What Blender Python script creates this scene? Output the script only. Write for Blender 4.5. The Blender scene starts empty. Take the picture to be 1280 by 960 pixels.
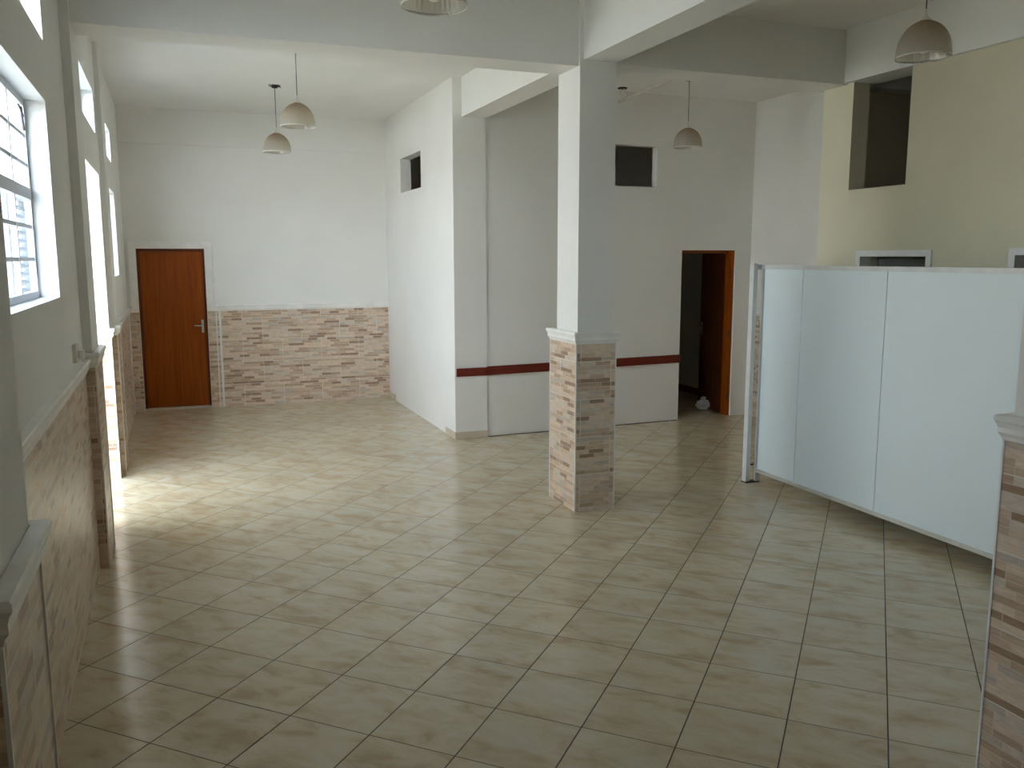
import bpy, bmesh, math, random
from mathutils import Vector, Matrix, noise
random.seed(7)
sc = bpy.context.scene
PI = math.pi

# ---------------------------------------------------------------- camera, world, light, exposure
cam_d = bpy.data.cameras.new('camera')
cam = bpy.data.objects.new('camera', cam_d)
sc.collection.objects.link(cam)
cam_d.sensor_fit = 'HORIZONTAL'; cam_d.sensor_width = 36.0
cam_d.lens = 1077.24 / 1280.0 * 36.0
cam_d.clip_start = 0.05; cam_d.clip_end = 300
YAW, PITCH, ROLL = -0.368152, 0.145538, 0.00092
M = Matrix.Rotation(YAW, 4, 'Z') @ Matrix.Rotation(-PITCH, 4, 'X') @ Matrix.Rotation(ROLL, 4, 'Y') @ Matrix.Rotation(PI/2, 4, 'X')
cam.matrix_world = Matrix.Translation((0, 0, 2.0)) @ M
sc.camera = cam

world = bpy.data.worlds.new('sky'); sc.world = world; world.use_nodes = True
wn = world.node_tree.nodes; wl = world.node_tree.links
bg = wn['Background']
bg.inputs['Strength'].default_value = 5.6
# pale overcast-bright sky, a touch bluer overhead
tc = wn.new('ShaderNodeTexCoord'); sp = wn.new('ShaderNodeSeparateXYZ'); rp = wn.new('ShaderNodeValToRGB')
wl.new(tc.outputs['Generated'], sp.inputs[0]); wl.new(sp.outputs['Z'], rp.inputs[0]); wl.new(rp.outputs[0], bg.inputs['Color'])
# sky strength raised on the side behind the viewer to brighten the far bay
dt = wn.new('ShaderNodeVectorMath'); dt.operation = 'DOT_PRODUCT'; wl.new(tc.outputs['Generated'], dt.inputs[0]); dt.inputs[1].default_value = (-0.35, -0.85, 0.40)
gm = wn.new('ShaderNodeMapRange'); gm.inputs['From Min'].default_value = -0.1; gm.inputs['From Max'].default_value = 1.0
gm.inputs['To Min'].default_value = 2.2; gm.inputs['To Max'].default_value = 12.0; wl.new(dt.outputs['Value'], gm.inputs['Value']); wl.new(gm.outputs[0], bg.inputs['Strength'])
rp.color_ramp.elements[0].position = 0.0; rp.color_ramp.elements[0].color = (0.83, 0.90, 1.0, 1)
rp.color_ramp.elements[1].position = 0.7; rp.color_ramp.elements[1].color = (0.38, 0.50, 0.68, 1)

sun_d = bpy.data.lights.new('sun', 'SUN'); sun = bpy.data.objects.new('sun', sun_d); sc.collection.objects.link(sun)
sun_d.energy = 10.0; sun_d.color = (1.0, 0.95, 0.86); sun_d.angle = math.radians(0.6)
sun.rotation_euler = Vector((0.55, 0.12, 1.0)).to_track_quat('Z', 'Y').to_euler()

sc.view_settings.view_transform = 'Standard'; sc.view_settings.look = 'None'
sc.view_settings.exposure = 1.07; sc.view_settings.gamma = 1.0
sc.view_settings.use_curve_mapping = False
sc.cycles.max_bounces = 14; sc.cycles.diffuse_bounces = 10; sc.cycles.glossy_bounces = 4
sc.cycles.transparent_max_bounces = 12
sc.cycles.sample_clamp_indirect = 8.0
sc.cycles.use_denoising = True
try: sc.cycles.denoiser = 'OPENIMAGEDENOISE'
except Exception: pass
sc.cycles.caustics_reflective = False; sc.cycles.caustics_refractive = False

# ---------------------------------------------------------------- materials
def new_mat(name):
    m = bpy.data.materials.new(name); m.use_nodes = True
    nt = m.node_tree; b = nt.nodes['Principled BSDF']
    return m, nt, b
def nd(nt, t, **k):
    n = nt.nodes.new(t)
    for a, v in k.items():
        setattr(n, a, v)
    return n
def lk(nt, a, b): nt.links.new(a, b)
def ramp(nt, stops, interp='LINEAR'):
    r = nd(nt, 'ShaderNodeValToRGB'); cr = r.color_ramp; cr.interpolation = interp
    while len(cr.elements) < len(stops): cr.elements.new(0.5)
    for e, (p, c) in zip(cr.elements, stops):
        e.position = p; e.color = (*c, 1)
    return r
def math_n(nt, op, a, b=None, c=None):
    n = nd(nt, 'ShaderNodeMath', operation=op)
    for i, v in enumerate((a, b, c)):
        if v is None: continue
        if isinstance(v, (int, float)): n.inputs[i].default_value = v
        else: lk(nt, v, n.inputs[i])
    return n.outputs[0]
def mixc(nt, f, a, b, mode='MIX'):
    n = nd(nt, 'ShaderNodeMix', data_type='RGBA', blend_type=mode)
    for s, v in ((n.inputs[0], f), (n.inputs[6], a), (n.inputs[7], b)):
        if isinstance(v, (int, float)): s.default_value = v
        elif isinstance(v, tuple): s.default_value = (*v, 1)
        else: lk(nt, v, s)
    return n.outputs[2]

def plaster(name, c1, c2, rough=0.7, bump=0.12, scale=1.3):
    m, nt, b = new_mat(name)
    t = nd(nt, 'ShaderNodeTexCoord')
    n = nd(nt, 'ShaderNodeTexNoise'); n.inputs['Scale'].default_value = scale; n.inputs['Detail'].default_value = 5
    lk(nt, t.outputs['Object'], n.inputs['Vector'])
    r = ramp(nt, [(0.35, c1), (0.65, c2)]); lk(nt, n.outputs[0], r.inputs[0]); lk(nt, r.outputs[0], b.inputs['Base Color'])
    n2 = nd(nt, 'ShaderNodeTexNoise'); n2.inputs['Scale'].default_value = 60; n2.inputs['Detail'].default_value = 3
    lk(nt, t.outputs['Object'], n2.inputs['Vector'])
    bp = nd(nt, 'ShaderNodeBump'); bp.inputs['Strength'].default_value = bump; bp.inputs['Distance'].default_value = 0.01
    lk(nt, n2.outputs[0], bp.inputs['Height']); lk(nt, bp.outputs[0], b.inputs['Normal'])
    b.inputs['Roughness'].default_value = rough
    return m
def plain(name, col, rough=0.5, metal=0.0, coat=0.0):
    m, nt, b = new_mat(name)
    t = nd(nt, 'ShaderNodeTexCoord')
    n = nd(nt, 'ShaderNodeTexNoise'); n.inputs['Scale'].default_value = 9; n.inputs['Detail'].default_value = 4
    lk(nt, t.outputs['Object'], n.inputs['Vector'])
    r = ramp(nt, [(0.3, tuple(x*0.93 for x in col)), (0.7, tuple(min(1, x*1.05) for x in col))])
    lk(nt, n.outputs[0], r.inputs[0]); lk(nt, r.outputs[0], b.inputs['Base Color'])
    b.inputs['Roughness'].default_value = rough; b.inputs['Metallic'].default_value = metal
    b.inputs['Coat Weight'].default_value = coat
    return m

WHITE = plaster('white_wall_paint', (0.785, 0.775, 0.745), (0.82, 0.81, 0.78))
CEIL = plaster('ceiling_paint', (0.765, 0.76, 0.725), (0.80, 0.795, 0.76))
BEIGE = plaster('beige_wall_paint', (0.66, 0.62, 0.46), (0.70, 0.66, 0.50))
MOLD = plain('white_moulding', (0.85, 0.84, 0.81), 0.4)
GLOSSW = plain('white_gloss_paint', (0.80, 0.80, 0.79), 0.3)
STEEL = plain('painted_steel_frame', (0.55, 0.56, 0.60), 0.4)
ALU = plain('white_aluminium', (0.72, 0.74, 0.73), 0.35)
DARKM = plain('dark_metal', (0.05, 0.045, 0.04), 0.4, 0.6)
CHROME = plain('satin_chrome', (0.55, 0.53, 0.50), 0.28, 1.0)
BLACK = plain('black_void', (0.015, 0.013, 0.012), 0.8)
PVC = plain('cream_plastic', (0.66, 0.63, 0.56), 0.4)
PANEL = plaster('laminate_panel', (0.78, 0.885, 0.92), (0.80, 0.90, 0.935), 0.42, 0.02, 0.6)
GROUND = plaster('concrete_paving', (0.60, 0.58, 0.53), (0.68, 0.66, 0.60), 0.9)
OUTW = plaster('outside_cream_render', (0.80, 0.78, 0.70), (0.84, 0.82, 0.75), 0.9)
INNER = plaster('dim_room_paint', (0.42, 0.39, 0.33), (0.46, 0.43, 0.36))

def brick_tile(name, axis):
    """ceramic wall tile printed with thin stone strips; axis = wall direction"""
    m, nt, b = new_mat(name)
    t = nd(nt, 'ShaderNodeTexCoord'); s = nd(nt, 'ShaderNodeSeparateXYZ'); lk(nt, t.outputs['Object'], s.inputs[0])
    cb = nd(nt, 'ShaderNodeCombineXYZ'); lk(nt, s.outputs['X' if axis == 'x' else 'Y'], cb.inputs[0]); lk(nt, s.outputs['Z'], cb.inputs[1])
    def brick(w, h, mortar, off, sm=0.1):
        k = nd(nt, 'ShaderNodeTexBrick'); lk(nt, cb.outputs[0], k.inputs['Vector'])
        k.offset = off; k.inputs['Scale'].default_value = 1.0
        k.inputs['Color1'].default_value = (0, 0, 0, 1); k.inputs['Color2'].default_value = (1, 1, 1, 1); k.inputs['Mortar'].default_value = (0.5, 0.5, 0.5, 1)
        k.inputs['Mortar Size'].default_value = mortar; k.inputs['Mortar Smooth'].default_value = sm
        k.inputs['Brick Width'].default_value = w; k.inputs['Row Height'].default_value = h
        return k
    k1 = brick(0.131, 0.0333, 0.0018, 0.37, 0.2)
    k1.offset_frequency = 2; k1.squash = 1.6; k1.squash_frequency = 3
    r = ramp(nt, [(0.0, (0.704, 0.556, 0.427)), (0.16, (0.572, 0.422, 0.301)), (0.28, (0.660, 0.561, 0.466)), (0.42, (0.495, 0.350, 0.242)),
                  (0.54, (0.726, 0.587, 0.456)), (0.66, (0.550, 0.469, 0.388)), (0.76, (0.616, 0.464, 0.330)), (0.86, (0.352, 0.232, 0.150)), (0.95, (0.638, 0.494, 0.359))], 'CONSTANT')
    lk(nt, k1.outputs['Color'], r.inputs[0])
    n = nd(nt, 'ShaderNodeTexNoise'); n.inputs['Scale'].default_value = 30; n.inputs['Detail'].default_value = 6
    mp = nd(nt, 'ShaderNodeMapping'); mp.inputs['Scale'].default_value = (0.6, 2.5, 1); lk(nt, cb.outputs[0], mp.inputs[0]); lk(nt, mp.outputs[0], n.inputs['Vector'])
    v = ramp(nt, [(0.3, (0.84, 0.83, 0.82)), (0.7, (1.1, 1.1, 1.1))]); lk(nt, n.outputs[0], v.inputs[0])
    c = mixc(nt, 1.0, r.outputs[0], v.outputs[0], 'MULTIPLY')
    c = mixc(nt, math_n(nt, 'MULTIPLY', k1.outputs['Fac'], 0.75), c, (0.68, 0.62, 0.54))
    k2 = brick(0.525, 0.30, 0.0022, 0.5)
    c = mixc(nt, k2.outputs['Fac'], c, (0.78, 0.75, 0.68))
    lk(nt, c, b.inputs['Base Color'])
    b.inputs['Roughness'].default_value = 0.28
    bp = nd(nt, 'ShaderNodeBump'); bp.inputs['Strength'].default_value = 0.35; bp.inputs['Distance'].default_value = 0.0015; bp.invert = True
    lk(nt, math_n(nt, 'ADD', math_n(nt, 'MULTIPLY', k1.outputs['Fac'], 0.6), k2.outputs['Fac']), bp.inputs['Height']); lk(nt, bp.outputs[0], b.inputs['Normal'])
    return m
TX = brick_tile('strip_tile_along_x', 'x'); TY = brick_tile('strip_tile_along_y', 'y')

def floor_mat():
    m, nt, b = new_mat('cream_floor_tile')
    th = -0.765844; S = 0.40528467; ox, oy = 0.0836758, 3.3761242
    t = nd(nt, 'ShaderNodeTexCoord'); s = nd(nt, 'ShaderNodeSeparateXYZ'); lk(nt, t.outputs['Object'], s.inputs[0])
    X = math_n(nt, 'SUBTRACT', s.outputs['X'], ox); Y = math_n(nt, 'SUBTRACT', s.outputs['Y'], oy)
    c, sn = math.cos(th)/S, math.sin(th)/S
    A = math_n(nt, 'ADD', math_n(nt, 'MULTIPLY', X, c), math_n(nt, 'MULTIPLY', Y, sn))
    B = math_n(nt, 'ADD', math_n(nt, 'MULTIPLY', X, -sn), math_n(nt, 'MULTIPLY', Y, c))
    def edge(v):
        f = math_n(nt, 'FRACT', math_n(nt, 'ADD', v, 200.0))
        return math_n(nt, 'SUBTRACT', 0.5, math_n(nt, 'ABSOLUTE', math_n(nt, 'SUBTRACT', f, 0.5)))
    def joint(v, w, s0):
        mr = nd(nt, 'ShaderNodeMapRange'); mr.inputs['From Min'].default_value = w; mr.inputs['From Max'].default_value = w+s0
        mr.inputs['To Min'].default_value = 1; mr.inputs['To Max'].default_value = 0; lk(nt, edge(v), mr.inputs['Value']); return mr.outputs[0]
    ja = joint(A, 0.0050, 0.0045); jb = joint(B, 0.0036, 0.0040)
    J = math_n(nt, 'MAXIMUM', ja, jb)
    fa = math_n(nt, 'FLOOR', math_n(nt, 'ADD', A, 200.0)); fb = math_n(nt, 'FLOOR', math_n(nt, 'ADD', B, 200.0))
    cb = nd(nt, 'ShaderNodeCombineXYZ'); lk(nt, fa, cb.inputs[0]); lk(nt, fb, cb.inputs[1])
    wn_ = nd(nt, 'ShaderNodeTexWhiteNoise', noise_dimensions='2D'); lk(nt, cb.outputs[0], wn_.inputs['Vector'])
    # printed cloudy vein pattern, its own random shift on each tile
    cv = nd(nt, 'ShaderNodeCombineXYZ'); lk(nt, A, cv.inputs[0]); lk(nt, B, cv.inputs[1])
    sh = nd(nt, 'ShaderNodeVectorMath', operation='MULTIPLY'); lk(nt, wn_.outputs['Color'], sh.inputs[0]); sh.inputs[1].default_value = (37, 23, 11)
    ad = nd(nt, 'ShaderNodeVectorMath', operation='ADD'); lk(nt, cv.outputs[0], ad.inputs[0]); lk(nt, sh.outputs[0], ad.inputs[1])
    mp = nd(nt, 'ShaderNodeMapping'); mp.inputs['Rotation'].default_value = (0, 0, 0.25); mp.inputs['Scale'].default_value = (1.3, 2.6, 1); lk(nt, ad.outputs[0], mp.inputs[0])
    n = nd(nt, 'ShaderNodeTexNoise'); n.inputs['Scale'].default_value = 1.25; n.inputs['Detail'].default_value = 7; n.inputs['Roughness'].default_value = 0.60; n.inputs['Distortion'].default_value = 0.5
    lk(nt, mp.outputs[0], n.inputs['Vector'])
    r = ramp(nt, [(0.32, (0.480, 0.365, 0.225)), (0.44, (0.55, 0.455, 0.305)), (0.53, (0.59, 0.51, 0.360)), (0.68, (0.61, 0.56, 0.430))])
    lk(nt, n.outputs[0], r.inputs[0])
    tn = nd(nt, 'ShaderNodeMapRange'); tn.inputs['To Min'].default_value = 0.95; tn.inputs['To Max'].default_value = 1.04; lk(nt, wn_.outputs['Value'], tn.inputs['Value'])
    tv = nd(nt, 'ShaderNodeCombineXYZ')
    for i in range(3): lk(nt, tn.outputs[0], tv.inputs[i])
    c1 = mixc(nt, 1.0, r.outputs[0], tv.outputs[0], 'MULTIPLY')
    c2 = mixc(nt, J, c1, (0.065, 0.048, 0.034))
    lk(nt, c2, b.inputs['Base Color'])
    # glaze: glossy, slightly uneven
    n3 = nd(nt, 'ShaderNodeTexNoise'); n3.inputs['Scale'].default_value = 12; n3.inputs['Detail'].default_value = 5; lk(nt, cv.outputs[0], n3.inputs['Vector'])
    mr = nd(nt, 'ShaderNodeMapRange'); mr.inputs['To Min'].default_value = 0.13; mr.inputs['To Max'].default_value = 0.24; lk(nt, n3.outputs[0], mr.inputs['Value'])
    lk(nt, math_n(nt, 'MAXIMUM', mr.outputs[0], math_n(nt, 'MULTIPLY', J, 0.8)), b.inputs['Roughness'])
    n4 = nd(nt, 'ShaderNodeTexNoise'); n4.inputs['Scale'].default_value = 2.2; n4.inputs['Detail'].default_value = 2; lk(nt, cv.outputs[0], n4.inputs['Vector'])
    bp = nd(nt, 'ShaderNodeBump'); bp.inputs['Strength'].default_value = 0.35; bp.inputs['Distance'].default_value = 0.003
    lk(nt, math_n(nt, 'SUBTRACT', math_n(nt, 'MULTIPLY', n4.outputs[0], 0.35), J), bp.inputs['Height']); lk(nt, bp.outputs[0], b.inputs['Normal'])
    return m
FLOOR = floor_mat()

def wood(name, c1, c2, rough=0.38, axis_scale=(14, 14, 0.7)):
    m, nt, b = new_mat(name)
    t = nd(nt, 'ShaderNodeTexCoord'); mp = nd(nt, 'ShaderNodeMapping'); mp.inputs['Scale'].default_value = axis_scale
    lk(nt, t.outputs['Object'], mp.inputs[0])
    n = nd(nt, 'ShaderNodeTexNoise'); n.inputs['Scale'].default_value = 2.2; n.inputs['Detail'].default_value = 7; n.inputs['Roughness'].default_value = 0.65
    lk(nt, mp.outputs[0], n.inputs['Vector'])
    r = ramp(nt, [(0.3, c1), (0.7, c2)]); lk(nt, n.outputs[0], r.inputs[0])
    lk(nt, r.outputs[0], b.inputs['Base Color']); b.inputs['Roughness'].default_value = rough; b.inputs['Coat Weight'].default_value = 0.0; b.inputs['Specular IOR Level'].default_value = 0.2
    return m
DOORW = wood('varnished_door_wood', (0.20, 0.040, 0.0015), (0.34, 0.078, 0.003))
FRAMEW = wood('dark_door_frame_wood', (0.10, 0.022, 0.006), (0.17, 0.042, 0.010))
SHADEDW = wood('shaded_door_wood', (0.085, 0.018, 0.002), (0.14, 0.030, 0.003), 0.5)  # door wood darkened in its colour to stand in for shade indoors
RAILW = wood('red_brown_rail_wood', (0.125, 0.020, 0.012), (0.19, 0.034, 0.018), 0.35, (0.9, 10, 14))

def glass_mat():
    m = bpy.data.materials.new('window_glass'); m.use_nodes = True; nt = m.node_tree; nt.nodes.clear()
    o = nd(nt, 'ShaderNodeOutputMaterial'); mx = nd(nt, 'ShaderNodeMixShader'); mx.inputs[0].default_value = 0.08
    tr = nd(nt, 'ShaderNodeBsdfTransparent'); tr.inputs[0].default_value = (0.94, 0.96, 0.96, 1)
    gl = nd(nt, 'ShaderNodeBsdfGlossy'); gl.inputs['Roughness'].default_value = 0.03
    lk(nt, tr.outputs[0], mx.inputs[1]); lk(nt, gl.outputs[0], mx.inputs[2]); lk(nt, mx.outputs[0], o.inputs[0]); return m
GLASS = glass_mat()
def shade_mat():
    m = bpy.data.materials.new('ribbed_lamp_glass'); m.use_nodes = True; nt = m.node_tree; nt.nodes.clear()
    o = nd(nt, 'ShaderNodeOutputMaterial')
    t = nd(nt, 'ShaderNodeTexCoord'); s = nd(nt, 'ShaderNodeSeparateXYZ'); lk(nt, t.outputs['Object'], s.inputs[0])
    mr = nd(nt, 'ShaderNodeMapRange'); mr.inputs['From Min'].default_value = 0.0; mr.inputs['From Max'].default_value = 0.24; lk(nt, s.outputs['Z'], mr.inputs['Value'])
    r = ramp(nt, [(0.0, (0.85, 0.84, 0.79)), (0.45, (0.80, 0.74, 0.64)), (0.85, (0.62, 0.47, 0.32)), (1.0, (0.38, 0.25, 0.15))]); lk(nt, mr.outputs[0], r.inputs[0])
    tr = nd(nt, 'ShaderNodeBsdfTransparent'); lk(nt, r.outputs[0], tr.inputs[0])
    tl = nd(nt, 'ShaderNodeBsdfTranslucent'); lk(nt, r.outputs[0], tl.inputs[0])
    df = nd(nt, 'ShaderNodeBsdfDiffuse'); lk(nt, r.outputs[0], df.inputs[0])
    gl = nd(nt, 'ShaderNodeBsdfGlossy'); gl.inputs['Roughness'].default_value = 0.12
    m1 = nd(nt, 'ShaderNodeMixShader'); m1.inputs[0].default_value = 0.5; lk(nt, tl.outputs[0], m1.inputs[1]); lk(nt, df.outputs[0], m1.inputs[2])
    m2 = nd(nt, 'ShaderNodeMixShader'); m2.inputs[0].default_value = 0.42; lk(nt, tr.outputs[0], m2.inputs[1]); lk(nt, m1.outputs[0], m2.inputs[2])
    m3 = nd(nt, 'ShaderNodeMixShader'); m3.inputs[0].default_value = 0.10; lk(nt, m2.outputs[0], m3.inputs[1]); lk(nt, gl.outputs[0], m3.inputs[2])
    lk(nt, m3.outputs[0], o.inputs[0]); return m
SHADE = shade_mat()

# ---------------------------------------------------------------- mesh helpers
def obj(name, bm, mat, parent=None, smooth=False):
    bmesh.ops.recalc_face_normals(bm, faces=bm.faces)
    me = bpy.data.meshes.new(name); bm.to_mesh(me); bm.free()
    if isinstance(mat, (list, tuple)):
        for m_ in mat: me.materials.append(m_)
    else: me.materials.append(mat)
    if smooth:
        for p in me.polygons: p.use_smooth = True
    o = bpy.data.objects.new(name, me); sc.collection.objects.link(o)
    if parent is not None: o.parent = parent
    return o
def tag(o, label=None, cat=None, group=None, kind=None):
    if label: o['label'] = label
    if cat: o['category'] = cat
    if group: o['group'] = group
    if kind: o['kind'] = kind
    return o
def empty(name, loc=(0, 0, 0), rz=0.0):
    o = bpy.data.objects.new(name, None); sc.collection.objects.link(o)
    o.location = loc; o.rotation_euler = (0, 0, rz); o.empty_display_size = 0.1
    return o
def struct(name, bm, mat, label=None, cat=None):
    o = obj(name, bm, mat); tag(o, label, cat, kind='structure'); return o
def box(bm, x0, x1, y0, y1, z0, z1, bev=0.0):
    v = [bm.verts.new(p) for p in ((x0,y0,z0),(x1,y0,z0),(x1,y1,z0),(x0,y1,z0),(x0,y0,z1),(x1,y0,z1),(x1,y1,z1),(x0,y1,z1))]
    fs = [bm.faces.new([v[i] for i in f]) for f in ((3,2,1,0),(4,5,6,7),(0,1,5,4),(1,2,6,5),(2,3,7,6),(3,0,4,7))]
    if bev > 0:
        es = list({e for f in fs for e in f.edges})
        bmesh.ops.bevel(bm, geom=es, offset=bev, segments=2, affect='EDGES', profile=0.6)
    return bm
def B(*a, **k): return box(bmesh.new(), *a, **k)
def slab(bm, axis, c0, c1, u0, u1, z0, z1, holes=()):
    """wall slab between planes c0 and c1 on the given axis, with rectangular holes (u0,u1,z0,z1) and true reveals"""
    us = sorted({u0, u1, *[h[0] for h in holes], *[h[1] for h in holes]}); us = [u for u in us if u0 <= u <= u1]
    zs = sorted({z0, z1, *[h[2] for h in holes], *[h[3] for h in holes]}); zs = [z for z in zs if z0 <= z <= z1]
    def hole(u, z): return any(h[0] < u < h[1] and h[2] < z < h[3] for h in holes)
    V = {}
    def v(c, u, z):
        k = (c, round(u, 5), round(z, 5))
        if k not in V: V[k] = bm.verts.new((c, u, z) if axis == 'x' else (u, c, z))
        return V[k]
    nu, nz = len(us)-1, len(zs)-1
    solid = [[not hole((us[i]+us[i+1])/2, (zs[j]+zs[j+1])/2) for j in range(nz)] for i in range(nu)]
    def S(i, j): return 0 <= i < nu and 0 <= j < nz and solid[i][j]
    for i in range(nu):
        for j in range(nz):
            if not solid[i][j]: continue
            a, b_, c, d = us[i], us[i+1], zs[j], zs[j+1]
            for cc in (c0, c1): bm.faces.new([v(cc, a, c), v(cc, b_, c), v(cc, b_, d), v(cc, a, d)])
            if not S(i-1, j): bm.faces.new([v(c0, a, c), v(c1, a, c), v(c1, a, d), v(c0, a, d)])
            if not S(i+1, j): bm.faces.new([v(c0, b_, c), v(c1, b_, c), v(c1, b_, d), v(c0, b_, d)])
            if not S(i, j-1): bm.faces.new([v(c0, a, c), v(c1, a, c), v(c1, b_, c), v(c0, b_, c)])
            if not S(i, j+1): bm.faces.new([v(c0, a, d), v(c1, a, d), v(c1, b_, d), v(c0, b_, d)])
    return bm
# dado cap profile: (out from the wall face, height below the top)
PROF = [(-0.012, 0.0), (0.026, 0.0), (0.031, -0.006), (0.031, -0.020), (0.024, -0.030), (0.019, -0.046), (0.020, -0.064), (0.010, -0.078), (0.006, -0.092), (-0.012, -0.092)]
def mould(bm, pts, ztop, side=1, closed=False, prof=PROF, k=1.0, kz=1.0):
    """sweep a profile along an xy polyline; side=+1 puts it to the left of travel"""
    P = [Vector(p) for p in pts]; n = len(P); rings = []
    for i in range(n):
        def nrm(a, b):
            d = (b-a).normalized(); return Vector((-d.y, d.x))*side
        if closed: n1, n2 = nrm(P[i-1], P[i]), nrm(P[i], P[(i+1) % n])
        else:
            n2 = nrm(P[i], P[i+1]) if i < n-1 else nrm(P[i-1], P[i])
            n1 = nrm(P[i-1], P[i]) if i > 0 else n2
        mt = (n1+n2)/(1+n1.dot(n2))
        rings.append([bm.verts.new((P[i].x+mt.x*o*k, P[i].y+mt.y*o*k, ztop+z*kz)) for o, z in prof])
    m_ = len(prof)
    for i in range(n if closed else n-1):
        a, b_ = rings[i], rings[(i+1) % n]
        for j in range(m_): bm.faces.new([a[j], a[(j+1) % m_], b_[(j+1) % m_], b_[j]])
    if not closed:
        bm.faces.new(rings[0]); bm.faces.new(rings[-1])
    return bm
def tube(bm, p0, p1, r0, r1=None, n=10):
    r1 = r0 if r1 is None else r1
    p0, p1 = Vector(p0), Vector(p1); d = (p1-p0); q = d.to_track_quat('Z', 'Y')
    A = [bm.verts.new(p0+q@Vector((r0*math.cos(2*PI*i/n), r0*math.sin(2*PI*i/n), 0))) for i in range(n)]
    Bv = [bm.verts.new(p1+q@Vector((r1*math.cos(2*PI*i/n), r1*math.sin(2*PI*i/n), 0))) for i in range(n)]
    for i in range(n): bm.faces.new([A[i], A[(i+1) % n], Bv[(i+1) % n], Bv[i]])
    bm.faces.new(A[::-1]); bm.faces.new(Bv)
    return bm
def lathe(bm, prof, n=64, rib=0.0, nrib=0, closed=False):
    R_ = []
    for r, z, kr in prof:
        ring = []
        for i in range(n):
            a = 2*PI*i/n; rr = r*(1+rib*kr*math.cos(nrib*a))
            ring.append(bm.verts.new((rr*math.cos(a), rr*math.sin(a), z)))
        R_.append(ring)
    m_ = len(R_)
    for j in range(m_ if closed else m_-1):
        a, b_ = R_[j], R_[(j+1) % m_]
        for i in range(n): bm.faces.new([a[i], a[(i+1) % n], b_[(i+1) % n], b_[i]])
    if not closed:
        bm.faces.new(R_[0][::-1]); bm.faces.new(R_[-1])
    return bm
SKEW = 0.006
def skew(o):
    """the left outside wall runs very slightly out of square"""
    o.data.transform(Matrix.Translation((-0.54, 0, 0)) @ Matrix.Rotation(SKEW, 4, 'Z')); return o
def xw(y): return -0.54 - SKEW*y

ZC = 3.88; ZB = 3.43; YF = -4.0; YB = 12.2; XR = 7.9

# ---------------------------------------------------------------- shell
struct('floor', B(-0.74, XR, YF-0.2, 13.6, -0.12, 0.0), FLOOR, 'cream glazed square floor tiles laid diagonally', 'floor')
struct('ceiling', B(-0.90, XR+0.2, YF-0.2, 13.6, ZC, ZC+0.25), CEIL, 'flat white painted ceiling', 'ceiling')
struct('ground', B(-30, -0.742, -30, 45, -0.25, -0.03), GROUND, 'paved ground outside the windows', 'ground')
struct('wall_yard_added', B(-4.2, -3.9, -12, 22, -0.03, 2.4), OUTW, 'added cream yard wall out of view, shaping the daylight', 'wall')  # wall added out of view to shape daylight entering the windows
struct('trim_sky_blocker', B(-2.4, -0.90, 6.2, 9.1, 2.86, 2.98), OUTW, 'added unseen canopy outside over the bright doorway', 'blocker')  # slab added out of view to cut skylight through the doorway

# left (window) wall, built square and skewed after
WINS = [(3.50, 5.02, 1.80, 2.78), (-0.55, 0.30, 1.80, 2.78), (9.15, 10.68, 1.81, 2.71)]
CLER = [(3.50, 5.12, 3.09, 3.43), (6.90, 8.42, 3.06, 3.415), (9.15, 10.58, 3.03, 3.36)]
DOORH = (6.90, 8.48, -0.01, 2.72)
TH = -0.125
wl_ = slab(bmesh.new(), 'x', TH, 0.0, YF-0.2, YB+0.3, 0.0, ZC+0.05, WINS+CLER+[(6.90, 8.48, 0.0, 2.72)])
for y0, y1 in ((6.20, 6.90), (8.48, 9.10)): box(wl_, -0.30, TH+0.001, y0, y1, 0.0, 2.90)
box(wl_, -0.30, TH+0.001, 6.20, 9.10, 2.72, 2.90)
for y0, y1 in ((9.10, 9.15), (10.68, 11.4)): box(wl_, -0.22, TH+0.001, y0, y1, 0.0, 3.0)
wall_left = skew(struct('wall_left', wl_, WHITE, 'white window wall with a tiled lower part', 'wall'))
LC = 1.285          # top of the tiles
def lclad(y0, y1): return box(bmesh.new(), 0.0, 0.011, y0, y1, 0.0, LC)
cl = bmesh.new()
for y0, y1 in ((-4.0, 1.80), (2.28, 6.00), (6.45, 6.89), (8.49, 8.70), (9.12, 12.2)): box(cl, 0.0, 0.011, y0, y1, 0.0, LC)
o = skew(obj('tile_cladding', cl, TY)); o.parent = wall_left; o['label'] = 'glossy stone strip tiles'
o = skew(obj('reveal_tiles', box(B(-0.28, 0.011, 8.468, 8.482, 0.0, LC), -0.28, 0.0, 6.898, 6.912, 0, LC), TX)); o.parent = wall_left
mb = bmesh.new()
for y0, y1 in ((-4.0, 1.80), (2.28, 6.00)): mould(mb, [(0.011, y0), (0.011, y1)], 1.375, -1)
mould(mb, [(0.011, 6.45), (0.011, 6.912), (-0.28, 6.912)], 1.375, -1)
mould(mb, [(-0.28, 8.468), (0.011, 8.468), (0.011, 8.70)], 1.375, -1)
mould(mb, [(0.011, 9.12), (0.011, 11.99), (0.022, 11.99), (0.022, 12.19)], 1.375, -1)
o = skew(obj('cap_molding', mb, MOLD)); o.parent = wall_left
ct = bmesh.new()
box(ct, 0.002, 0.016, 8.462, 8.472, 0, LC); box(ct, 0.002, 0.016, 6.908, 6.918, 0, LC)
box(ct, 0.010, 0.024, 11.985, 11.997, 0, LC)
o = skew(obj('corner_trim', ct, GLOSSW)); o.parent = wall_left
o = skew(obj('corner_pier', B(0.0, 0.020, 11.997, 12.19, 0, LC), TY)); o.parent = wall_left

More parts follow.
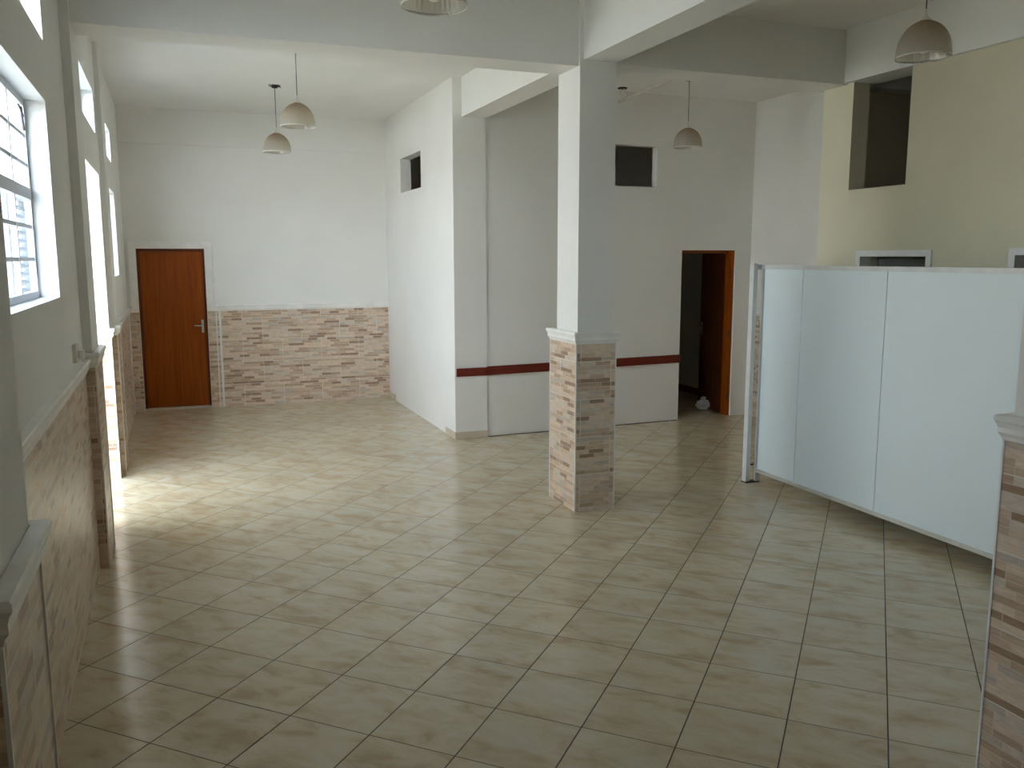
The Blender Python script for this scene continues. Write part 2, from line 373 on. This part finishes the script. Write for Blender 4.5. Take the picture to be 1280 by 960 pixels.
# back wall with the closed wooden door
bw = slab(bmesh.new(), 'y', YB, YB+0.3, -0.95, XR, 0.0, ZC+0.05, [(-0.478, 0.351, 0.0, 2.12)])
box(bw, xw(12.2), 2.80, YB-0.035, YB, 3.44, ZC); box(bw, -0.6, 0.5, YB+0.13, YB+0.30, 0, 2.3)
wall_back = struct('wall_back', bw, WHITE, 'white end wall with a tiled lower part and a wooden door', 'wall')
cl = bmesh.new(); box(cl, -0.605, -0.483, YB-0.011, YB, 0, 1.30); box(cl, 0.356, 2.80, YB-0.011, YB, 0, 1.30)
obj('tile_cladding', cl, TX, wall_back)
mb = mould(bmesh.new(), [(-0.60, YB-0.011), (-0.562, YB-0.011)], 1.378, -1, k=0.8, kz=0.86)
mould(mb, [(0.437, YB-0.011), (2.80, YB-0.011)], 1.378, -1, k=0.8, kz=0.86)
obj('cap_molding', mb, MOLD, wall_back)
ds = bmesh.new()
box(ds, -0.562, -0.478, YB-0.020, YB+0.01, 1.30, 2.20); box(ds, 0.351, 0.437, YB-0.020, YB+0.01, 1.30, 2.20); box(ds, -0.478, 0.351, YB-0.020, YB+0.01, 2.12, 2.20)
box(ds, -0.570, -0.560, YB-0.036, YB, 1.30, 2.208); box(ds, 0.435, 0.445, YB-0.036, YB, 1.30, 2.208); box(ds, -0.570, 0.445, YB-0.036, YB, 2.198, 2.208)
obj('door_surround', ds, MOLD, wall_back)
box_t = bmesh.new()
box(box_t, 0.452, 0.474, YB-0.014, YB, 1.375, 1.925); box(box_t, 0.455, 0.467, YB-0.018, YB-0.010, 0.0, 1.30); box(box_t, 0.495, 0.520, YB-0.0135, YB-0.010, 0.0, 1.30)
obj('cable_cover', box_t, GLOSSW, wall_back)
struct('wall_front', B(-0.95, XR, YF-0.2, YF, 0, ZC+0.05), WHITE, 'plain white wall behind the viewpoint', 'wall')
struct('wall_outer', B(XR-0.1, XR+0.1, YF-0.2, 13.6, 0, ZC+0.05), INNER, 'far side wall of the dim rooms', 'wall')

# the enclosed room in the middle: its two visible faces and dark inside
MX = 2.80
wm = slab(bmesh.new(), 'x', MX, MX+0.14, 9.0, YB+0.01, 0.0, ZC+0.02, [(10.30, 11.31, 2.84, 3.272)])
wall_side = struct('wall_passage', wm, WHITE, 'white side wall of the enclosed room with a small high opening', 'wall')
cw = B(MX+0.14, 3.175, 9.0, 9.30, 0, ZC+0.02)
obj('corner_post', cw, WHITE, wall_side)
def sheared_front(bm, x_ref=3.17, k=0.034):
    for v in bm.verts: v.co.y += (v.co.x-x_ref)*k
    return bm
wf = slab(bmesh.new(), 'y', 9.010, 9.12, 3.17, 6.76, 0.0, ZC+0.02, [(5.715, 6.505, 0.0, 2.088), (4.50, 5.335, 2.82, 3.285)])
sheared_front(wf)
wall_mid = struct('wall_centre', wf, WHITE, 'white wall crossed by a red-brown rail with a dark doorway', 'wall')
sk = bmesh.new()
box(sk, MX-0.010, MX, 9.0-0.01, 9.36, 0, 0.078, 0.002); box(sk, MX, 3.178, 8.990, 9.0, 0, 0.078, 0.002); box(sk, MX-0.010, MX, 11.85, 12.18, 0, 0.078, 0.002)
struct('baseboard_centre', sk, plain('beige_skirting_tile', (0.60, 0.51, 0.40), 0.3), 'short beige tile skirting at the corner of the white room', 'skirting')
rl = sheared_front(B(3.17, 5.715, 8.987, 9.010, 0.702, 0.800, bev=0.003))
box(rl, MX+0.015, 3.17, 8.980, 9.001, 0.702, 0.792, bev=0.002)
for v in rl.verts:
    if v.co.x > 3.17: v.co.z += (v.co.x-3.17)*0.008
struct('trim_1', rl, RAILW, 'flat red-brown wooden rail fixed across the white wall', 'rail')
gap = bmesh.new(); box(gap, 3.18, 5.70, 8.998, 9.009, 0.0, 0.006); sheared_front(gap)
struct('baseboard_gap', gap, DARKM, 'thin dark gap line where the white wall meets the tiles', 'skirting')

# dim room behind the doorway
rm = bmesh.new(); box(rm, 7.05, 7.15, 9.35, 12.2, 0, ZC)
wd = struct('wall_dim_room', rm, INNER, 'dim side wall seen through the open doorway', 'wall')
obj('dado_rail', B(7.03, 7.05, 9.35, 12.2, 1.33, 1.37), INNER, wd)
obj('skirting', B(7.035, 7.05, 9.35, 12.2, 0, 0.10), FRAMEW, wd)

# alcove wall (far right) with tiles
wa = B(6.74, 6.90, 6.30, 9.32, 0, ZC+0.02)
box(wa, 6.90, 7.16, 9.22, 9.36, 0, ZC)
wall_alcove = struct('wall_alcove', wa, WHITE, 'pale wall of the recess behind the white partition', 'wall')
obj('tile_cladding', B(6.729, 6.74, 6.33, 8.99, 0, 1.29), TY, wall_alcove)
obj('cap_molding', mould(bmesh.new(), [(6.729, 6.33), (6.729, 8.99)], 1.375, 1), MOLD, wall_alcove)

# right beige wall, with a high opening and two doorways
RX = 5.372
ww = slab(bmesh.new(), 'x', RX, RX+0.17, YF, 6.32, 0.0, ZB+0.03, [(5.345, 5.965, 2.567, ZB+0.03), (5.081, 5.775, 0.0, 2.011), (3.60, 4.329, 0.0, 2.018)])
wall_right = struct('wall_right', ww, BEIGE, 'beige wall with a tall dark opening under the beam', 'wall')
struct('wall_return', B(5.545, 6.74, 6.20, 6.32, 0, ZC), BEIGE, 'short beige return wall closing the recess', 'wall')
for nme, (a, b_, t) in (('door_2', (5.081, 5.775, 2.011)), ('door_3', (3.60, 4.329, 2.018))):
    fr = bmesh.new(); w_ = 0.045
    box(fr, RX-0.014, RX+0.10, a-w_, a+0.004, 0, t+w_); box(fr, RX-0.014, RX+0.10, b_-0.004, b_+w_, 0, t+w_); box(fr, RX-0.014, RX+0.10, a, b_, t-0.004, t+w_)
    e = tag(empty(nme, (RX, (a+b_)/2, 0)), 'white framed doorway in the beige wall ' + ('half hidden behind the partition' if nme == 'door_2' else 'beside the tiled column at the picture edge'), 'doorway', kind='structure')
    o = obj('door_frame', fr, GLOSSW, e); o.matrix_parent_inverse = Matrix.Translation((-RX, -(a+b_)/2, 0))
    # leaf standing ajar inside the dim room
    if nme == 'door_2':
        lf = bmesh.new(); box(lf, 0, 0.035, -0.66, 0, 0.01, 1.99)
        o = obj('door_leaf', lf, plain('grey_door_paint', (0.42, 0.43, 0.40), 0.5), e); o.location = (0.185, (b_-a)/2-0.02, 0); o.rotation_euler = (0, 0, 1.15)

# beams
def beam(bm, label): return struct('ceiling_beam', bm, CEIL, label, 'beam')
beam(B(xw(6.2)-0.02, 2.868, 6.05, 6.38, ZB-0.022, ZC+0.01), 'white cross beam between the window wall and the tiled column')
beam(B(3.172, 6.76, 6.04, 6.38, ZB+0.012, ZC+0.01), 'white cross beam running from the tiled column to the beige wall')
beam(B(2.895, 3.172, 2.20, 6.035, ZB+0.02, ZC+0.01), 'white beam running overhead from the tiled column towards the viewer')
beam(B(2.90, 3.172, 6.375, 9.02, ZB+0.045, ZC+0.01), 'white beam from the tiled column to the corner of the enclosed room')
beam(B(5.33, 5.62, YF, 6.035, ZB+0.022, ZC+0.01), 'pale beam on top of the beige wall')
beam(B(xw(2)-0.02, 5.33, 1.85, 2.20, ZB, ZC+0.01), 'white cross beam above the viewpoint')
beam(B(2.895, 3.172, YF, 1.85, ZB+0.02, ZC+0.01), 'white beam behind the viewpoint')

# ---------------------------------------------------------------- columns and pilasters
def column(name, label, x0, x1, y0, y1, ux0, ux1, uy0, uy1, ztile, zcap, cat='column', sides='xXyY'):
    e = tag(empty(name, ((x0+x1)/2, (y0+y1)/2, 0)), label, cat)
    e.location = (0, 0, 0)
    obj('shaft', B(ux0, ux1, uy0, uy1, 0, ZC+0.005), WHITE, e)
    t = 0.01
    def sheet(n, m, *a): return obj(n, B(*a), m, e)
    if 'y' in sides: sheet('tile_face', TX, x0+0.004, x1-0.004, y0, uy0, 0, ztile)
    if 'Y' in sides: sheet('tile_face', TX, x0+0.004, x1-0.004, uy1, y1, 0, ztile)
    if 'x' in sides: sheet('tile_face', TY, x0, ux0, y0+0.004, y1-0.004, 0, ztile)
    if 'X' in sides: sheet('tile_face', TY, ux1, x1, y0+0.004, y1-0.004, 0, ztile)
    s = 0.0045
    for cx, cy, need in ((x0, y0, 'xy'), (x1, y0, 'Xy'), (x0, y1, 'xY'), (x1, y1, 'XY')):
        if all(c in sides for c in need):
            sheet('corner_trim', GLOSSW, cx-(s if cx == x0 else 0.004), cx+(0.004 if cx == x0 else s), cy-(s if cy == y0 else 0.004), cy+(0.004 if cy == y0 else s), 0, ztile)
    return e
# centre column
e = column('tiled_column', 'white column with stone strip tiles around its foot, standing in mid floor', 2.848, 3.190, 6.0, 6.5, 2.866, 3.170, 6.022, 6.41, 1.335, 1.43)
obj('cap_molding', mould(bmesh.new(), [(2.848, 6.0), (3.190, 6.0), (3.190, 6.5), (2.848, 6.5)], 1.430, -1, True, k=0.95, kz=1.02), MOLD, e)
e2 = column('tiled_column', 'tiled column cut off by the picture edge in front of the white partition', 2.850, 3.195, 1.78, 2.28, 2.868, 3.175, 1.80, 2.262, 1.325, 1.42)
obj('cap_molding', mould(bmesh.new(), [(2.850, 1.78), (3.195, 1.78), (3.195, 2.28), (2.850, 2.28)], 1.420, -1, True, k=0.95, kz=1.02), MOLD, e2)
def pilaster(label, px_, y0, y1, ux, uy0, uy1, zt, zc):
    xwall = xw((y0+y1)/2)
    e = column('pilaster', label, xwall, px_, y0, y1, xwall-0.02, ux, uy0, uy1, zt, zc, 'pilaster', 'XyY')
    e['kind'] = 'structure'
    obj('cap_molding', mould(bmesh.new(), [(xwall, y0), (px_, y0), (px_, y1), (xwall, y1)], zc, -1, False, k=0.95, kz=1.02), MOLD, e)
    return e
pilaster('nearest wall pilaster with a thick white cap, cut by the picture edge', -0.347, 1.78, 2.28, -0.361, 1.80, 2.266, 1.275, 1.37)
pilaster('slim tiled pilaster under the cross beam, before the bright doorway', -0.508, 5.97, 6.45, -0.522, 5.99, 6.43, 1.318, 1.412)
pilaster('slim tiled pilaster just beyond the bright doorway', -0.540, 8.70, 9.12, -0.553, 8.72, 9.10, 1.30, 1.39)

# ---------------------------------------------------------------- windows in the left wall
def steel_window(nme, y0, y1, z0, z1, cols, rows, label, transom=None, casement=True):
    """frame in the reveal 11 cm behind the wall face; local y and z as the wall"""
    w = empty(nme, (0, 0, 0)); tag(w, label, 'window', kind='structure')
    X0, X1 = -0.124, -0.094
    fr = bmesh.new()
    f = 0.035
    box(fr, X0, X1, y0, y0+f, z0, z1); box(fr, X0, X1, y1-f, y1, z0, z1); box(fr, X0, X1, y0+f, y1-f, z0, z0+f); box(fr, X0, X1, y0+f, y1-f, z1-f, z1)
    zt = None
    if transom: zt = transom; box(fr, X0, X1+0.004, y0+f, y1-f, zt-0.028, zt+0.028)
    o = skew(obj('window_frame', fr, STEEL, w))
    mu = bmesh.new()
    for i in range(1, cols):
        yy = y0+(y1-y0)*i/cols; box(mu, X0+0.004, X1-0.002, yy-0.013, yy+0.013, z0+f, z1-f)
    zz = []
    if zt:
        for r_ in range(1, rows): zz += [z0+f+(zt-z0-f)*r_/rows, zt+(z1-f-zt)*r_/rows]
    else:
        zz = [z0+(z1-z0)*r_/rows for r_ in range(1, rows)]
    for z in zz: box(mu, X0+0.006, X1-0.006, y0+f, y1-f, z-0.009, z+0.009)
    if cols > 1: skew(obj('glazing_bars', mu, STEEL, w))
    else: mu.free()
    g = skew(obj('glass_pane', B(-0.111, -0.107, y0+f, y1-f, z0+f, z1-f), GLASS, w))
    return w
w1 = steel_window('window_1', 3.50, 5.02, 1.80, 2.78, 3, 3, 'large white steel window with small panes beside the nearest pilaster', 2.315)
st = bmesh.new()
tube(st, (-0.102, 4.955, 2.735), (-0.092, 4.93, 2.62), 0.006); tube(st, (-0.102, 4.88, 2.735), (-0.092, 4.95, 2.69), 0.004)
skew(obj('window_stay', st, DARKM, w1))
steel_window('window_6', -0.55, 0.30, 1.80, 2.78, 3, 3, 'added steel window out of view behind the viewpoint', 2.315)  # added, not in view: lights the near column and the partition
steel_window('window_2', 9.15, 10.68, 1.81, 2.71, 3, 3, 'narrow looking bright window on the far window wall', 2.29)
for i, (a, b_, c, d) in enumerate(CLER):
    steel_window('window_%d' % (i+3), a, b_, c, d, 3, 1, ['small high window above the large steel window', 'small high window above the bright doorway', 'farthest small high window on the window wall'][i])
# louvred shutter folded open outside window_1
sh = tag(empty('window_shutter', (0, 0, 0)), 'pale louvred shutter standing open outside the steel window', 'shutter')
SHUT = plain('pale_shutter_paint', (0.20, 0.21, 0.225), 0.5)
LS = 0.40
f = bmesh.new()
box(f, 0, 0.035, -0.028, 0, 1.76, 2.34); box(f, LS-0.035, LS, -0.028, 0, 1.76, 2.34); box(f, 0.035, LS-0.035, -0.028, 0, 1.76, 1.80); box(f, 0.035, LS-0.035, -0.028, 0, 2.30, 2.34)
sl = bmesh.new()
for k in range(11):
    z = 1.812+k*0.044
    v = [sl.verts.new(p) for p in ((0.03, -0.028, z+0.022), (LS-0.03, -0.028, z+0.022), (LS-0.03, 0, z), (0.03, 0, z), (0.03, -0.028, z+0.029), (LS-0.03, -0.028, z+0.029), (LS-0.03, 0, z+0.007), (0.03, 0, z+0.007))]
    for q in ((3,2,1,0),(4,5,6,7),(0,1,5,4),(1,2,6,5),(2,3,7,6),(3,0,4,7)): sl.faces.new([v[i] for i in q])
sh.location = (-0.775, 5.00, 0)
sh.rotation_euler = (0, 0, math.radians(86))
for nm, b_ in (('shutter_frame', f), ('louvre_slats', sl)):
    b_.transform(Matrix.Scale(-1, 4, (0, 1, 0)))
    o = obj(nm, b_, SHUT, sh)
obj('hinge', B(LS-0.02, LS, -0.05, 0.0, 2.25, 2.29), DARKM, sh)

# ---------------------------------------------------------------- doors
d1 = tag(empty('door_1', (0, 0, 0)), 'closed orange-brown varnished wooden door in the end wall', 'door', kind='structure')
fr = bmesh.new(); DF = 0.036
box(fr, -0.478, -0.478+DF, YB+0.004, YB+0.12, 0.0, 2.12); box(fr, 0.351-DF+0.008, 0.351, YB+0.004, YB+0.12, 0.0, 2.12); box(fr, -0.478+DF, 0.351-DF+0.008, YB+0.004, YB+0.12, 2.12-DF, 2.12)
obj('door_frame', fr, FRAMEW, d1)
obj('door_leaf', B(-0.440, 0.321, YB+0.018, YB+0.058, 0.035, 2.082, bev=0.002), DOORW, d1)
obj('threshold', B(-0.478, 0.351, YB-0.008, YB+0.12, 0.0, 0.028), plain('pale_threshold', (0.58, 0.50, 0.40), 0.4), d1)
h = bmesh.new()
box(h, 0.272, 0.302, YB+0.010, YB+0.018, 1.015, 1.185, 0.003)
tube(h, (0.287, YB+0.018, 1.11), (0.287, YB-0.035, 1.11), 0.011); tube(h, (0.292, YB-0.035, 1.11), (0.180, YB-0.035, 1.112), 0.010, 0.008)
obj('door_handle', h, CHROME, d1)
# open door of the dim room: frame on the hinge side, leaf swung inside
d4 = tag(empty('door_4', (0, 0, 0)), 'brown wooden door swung open into the dim room', 'door', kind='structure')
fr = bmesh.new(); yj = 9.125
box(fr, 6.468, 6.504, yj+0.02, yj+0.155, 0.0, 2.087); box(fr, 5.716, 6.468, yj+0.10, yj+0.15, 2.055, 2.087)
obj('door_frame', fr, DOORW, d4)
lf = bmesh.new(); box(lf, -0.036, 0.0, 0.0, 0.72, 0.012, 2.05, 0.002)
o = obj('door_leaf', lf, SHADEDW, d4); o.location = (6.487, yj+0.165, 0); o.rotation_euler = (0, 0, -math.radians(12))
hb = bmesh.new()
tube(hb, (-0.036, 0.66, 1.06), (-0.080, 0.66, 1.06), 0.010); tube(hb, (-0.080, 0.66, 1.06), (-0.080, 0.55, 1.06), 0.009); box(hb, -0.042, -0.036, 0.64, 0.68, 0.97, 1.14)
h2 = obj('door_handle', hb, CHROME, o)
for z in (0.25, 1.05, 1.80): obj('hinge', tube(bmesh.new(), (6.462, yj+0.020, z-0.05), (6.462, yj+0.020, z+0.05), 0.007), DARKM, d4)

# ---------------------------------------------------------------- white partition on feet
pt = tag(empty('partition_screen', (4.76, 6.25, 0)), 'long white partition screen of flat panels standing clear of the floor', 'partition')
def P_(nme, bm, mat, parent=pt):
    o = obj(nme, bm, mat, parent); o.data.transform(Matrix.Translation((-4.76, -6.25, 0))) if parent is pt else None; return o
PX0, PX1 = 4.755, 4.795; ZT = 1.935; ZL = 0.10
ys = [6.245, 5.745, 4.845, 3.63, 2.45]
for i in range(4):
    P_('panel', B(PX0+0.006, PX1-0.006, ys[i+1]+0.0035, ys[i]-0.0035, ZL+0.02, ZT-0.03), PANEL)
P_('top_rail', B(PX0-0.002, PX1+0.002, ys[-1], 6.29, ZT-0.035, ZT, bev=0.002), ALU)
P_('bottom_rail', B(PX0-0.006, PX1+0.006, ys[-1], 6.25, ZL-0.005, ZL+0.024, bev=0.002), plain('grimy_white_rail', (0.62, 0.62, 0.56), 0.5))
P_('upright', B(PX0-0.004, PX1, 6.245, 6.270, 0.012, ZT), ALU)
P_('post', B(4.672, 4.712, 6.275, 6.315, 0.0, ZT+0.012, bev=0.003), ALU)
P_('post_fin', B(4.660, 4.672, 6.262, 6.318, 0.0, ZT+0.014), ALU)
P_('header', B(4.712, PX0, 6.275, 6.31, ZT-0.04, ZT+0.004), STEEL)
P_('hinge', B(4.712, PX0, 6.28, 6.30, 0.15, 0.165), DARKM)
P_('foot_plate', B(4.655, 4.80, 6.250, 6.325, 0.0, 0.008), DARKM)
P_('foot', B(PX0, PX1, 2.46, 2.50, 0.0, ZL), ALU)

# ---------------------------------------------------------------- pendant lamps
def pendant(z_bottom):
    e = empty('pendant_lamp', (0, 0, ZC))
    def at(o): o.location = (0, 0, z_bottom-ZC); return o
    R0 = 0.150; H = 0.205
    prof = []
    for k in range(17):
        t = k/16.0; z = H*t
        r = R0*(1-t**2.35)**0.5 if t < 0.985 else 0.028
        r = max(r*1.0, 0.026)
        if t < 0.16: r = R0*(1.035-0.22*t)
        prof.append((r, z, 1.0 if t > 0.14 else 0.25))
    outer = prof; inner = [(max(r-0.0035, 0.02), z, k_) for r, z, k_ in reversed(prof)]
    at(obj('lamp_shade', lathe(bmesh.new(), outer+inner, 144, 0.016, 36, True), SHADE, e, True))
    rb = lathe(bmesh.new(), [(R0*1.035, -0.004, 0), (R0*1.045, -0.001, 0), (R0*1.040, 0.003, 0), (R0*1.01, 0.003, 0), (R0*1.01, -0.003, 0)], 64, closed=True)
    at(obj('shade_rim', rb, PVC, e, True))
    fit = lathe(bmesh.new(), [(0.030, H-0.012, 0), (0.033, H+0.002, 0), (0.022, H+0.014, 0), (0.010, H+0.028, 0), (0.005, H+0.065, 0)], 24)
    at(obj('fitter_cap', fit, PVC, e, True))
    so = tube(bmesh.new(), (0, 0, 0.12), (0, 0, H-0.005), 0.017); at(obj('bulb_socket', so, PVC, e))
    bl = lathe(bmesh.new(), [(0.010, 0.018, 0), (0.024, 0.022, 0), (0.030, 0.045, 0), (0.026, 0.080, 0), (0.016, 0.105, 0), (0.013, 0.122, 0)], 20)
    at(obj('bulb', bl, plain('clear_bulb_glass', (0.75, 0.74, 0.70), 0.12), e, True))
    L = ZC-z_bottom
    cd = tube(bmesh.new(), (0, 0, -0.005), (0, 0, -(L-H-0.06)), 0.0042, n=8); obj('cord', cd, plain('grey_cord', (0.16, 0.15, 0.14), 0.6), e)
    rs = lathe(bmesh.new(), [(0.030, -0.028, 0), (0.034, -0.012, 0), (0.060, -0.010, 0), (0.060, 0.0, 0)], 28)
    obj('ceiling_rose', rs, DARKM, e, True)
    box_ = B(-0.085, 0.085, -0.012, 0.012, -0.012, 0.0); obj('mounting_bar', box_, CHROME, e)
    return e
def dup(root):
    r = root.copy(); sc.collection.objects.link(r)
    for ch in list(root.children):
        c = ch.copy(); sc.collection.objects.link(c); c.parent = r
    return r
LAMPS = [((1.085, 8.14), 'larger looking of the two hanging glass lamps in the far bay by the wooden door'),
         ((1.115, 10.15), 'smaller looking glass lamp hanging deepest in the bay by the wooden door'),
         ((5.185, 8.20), 'glass dome lamp hanging in front of the doorway with the red-brown rail'),
         ((4.165, 4.07), 'glass dome lamp hanging before the beige wall above the white partition'),
         ((1.190, 4.09), 'glass dome lamp cut off by the top edge of the picture')]
lamp0 = pendant(3.165)
for i, ((x, y), lab) in enumerate(LAMPS):
    l_ = lamp0 if i == 0 else dup(lamp0)
    l_.location = (x, y, ZC); l_.rotation_euler = (0, 0, i*0.7)
    tag(l_, lab, 'lamp', 'ribbed glass pendant lamps')

# ---------------------------------------------------------------- small fittings
jb_ = tag(empty('junction_box', (4.76, 8.90, ZC)), 'dark open ceiling junction box with loose wires', 'junction box')
obj('box_ring', lathe(bmesh.new(), [(0.050, 0.001, 0), (0.056, -0.008, 0), (0.050, -0.012, 0), (0.045, -0.012, 0)], 28), BLACK, jb_, True)
wr = bmesh.new()
for a in range(4):
    p = Vector((0.02*math.cos(a*1.6), 0.02*math.sin(a*1.6), -0.008)); q = p+Vector((0.03*math.cos(a*2.1), 0.02*math.sin(a), -0.035)); s_ = q+Vector((0.03, 0.01*math.cos(a*3), -0.012-0.01*a))
    tube(wr, p, q, 0.003, n=6); tube(wr, q, s_, 0.003, n=6)
obj('loose_wires', wr, PVC, jb_)
cn = bmesh.new(); tube(cn, (4.985, 8.18, 3.866), (4.80, 9.06, 3.755), 0.014, n=12)
tag(obj('conduit_pipe', cn, PVC, None, True), 'thin cream conduit slanting from the ceiling down to the white wall', 'pipe')

sb = tag(empty('socket_box', (xw(5.45), 5.46, 1.465)), 'small cream socket box on the window wall above the cap moulding', 'socket')
obj('back_box', B(0.0, 0.022, -0.075, 0.06, -0.052, 0.052, bev=0.004), PVC, sb)
obj('plug', B(0.022, 0.055, -0.01, 0.03, -0.035, 0.012, bev=0.005), GLOSSW, sb)
obj('plug_cord', tube(bmesh.new(), (0.05, 0.03, -0.02), (0.03, 0.12, -0.060), 0.004, n=8), GLOSSW, sb)

# crumpled plastic bag on the floor in the doorway
bgm = bmesh.new(); bmesh.ops.create_icosphere(bgm, subdivisions=4, radius=1.0)
for v in bgm.verts:
    p = v.co.copy(); n_ = noise.noise(p*2.1)*0.30+abs(noise.noise(p*4.1+Vector((3, 1, 2))))*0.38+abs(noise.noise(p*9))*0.10-0.12
    s_ = 1+n_; up = max(0, p.z)
    rad = 1-0.55*up**2
    v.co = Vector((p.x*s_*0.095*rad, p.y*s_*0.085*rad, max(0.0, 0.062+p.z*s_*0.072)))
tube(bgm, (0.0, 0, 0.11), (0.012, 0.0, 0.165), 0.016, 0.030, 9); tube(bgm, (0.0, 0, 0.115), (-0.030, 0.01, 0.150), 0.010, 0.018, 7)
bag = obj('plastic_bag', bgm, plain('white_plastic_film', (0.78, 0.76, 0.78), 0.35), None, True)
bag.location = (6.46, 9.66, 0.0); tag(bag, 'crumpled white plastic bag on the floor in the dark doorway', 'bag')
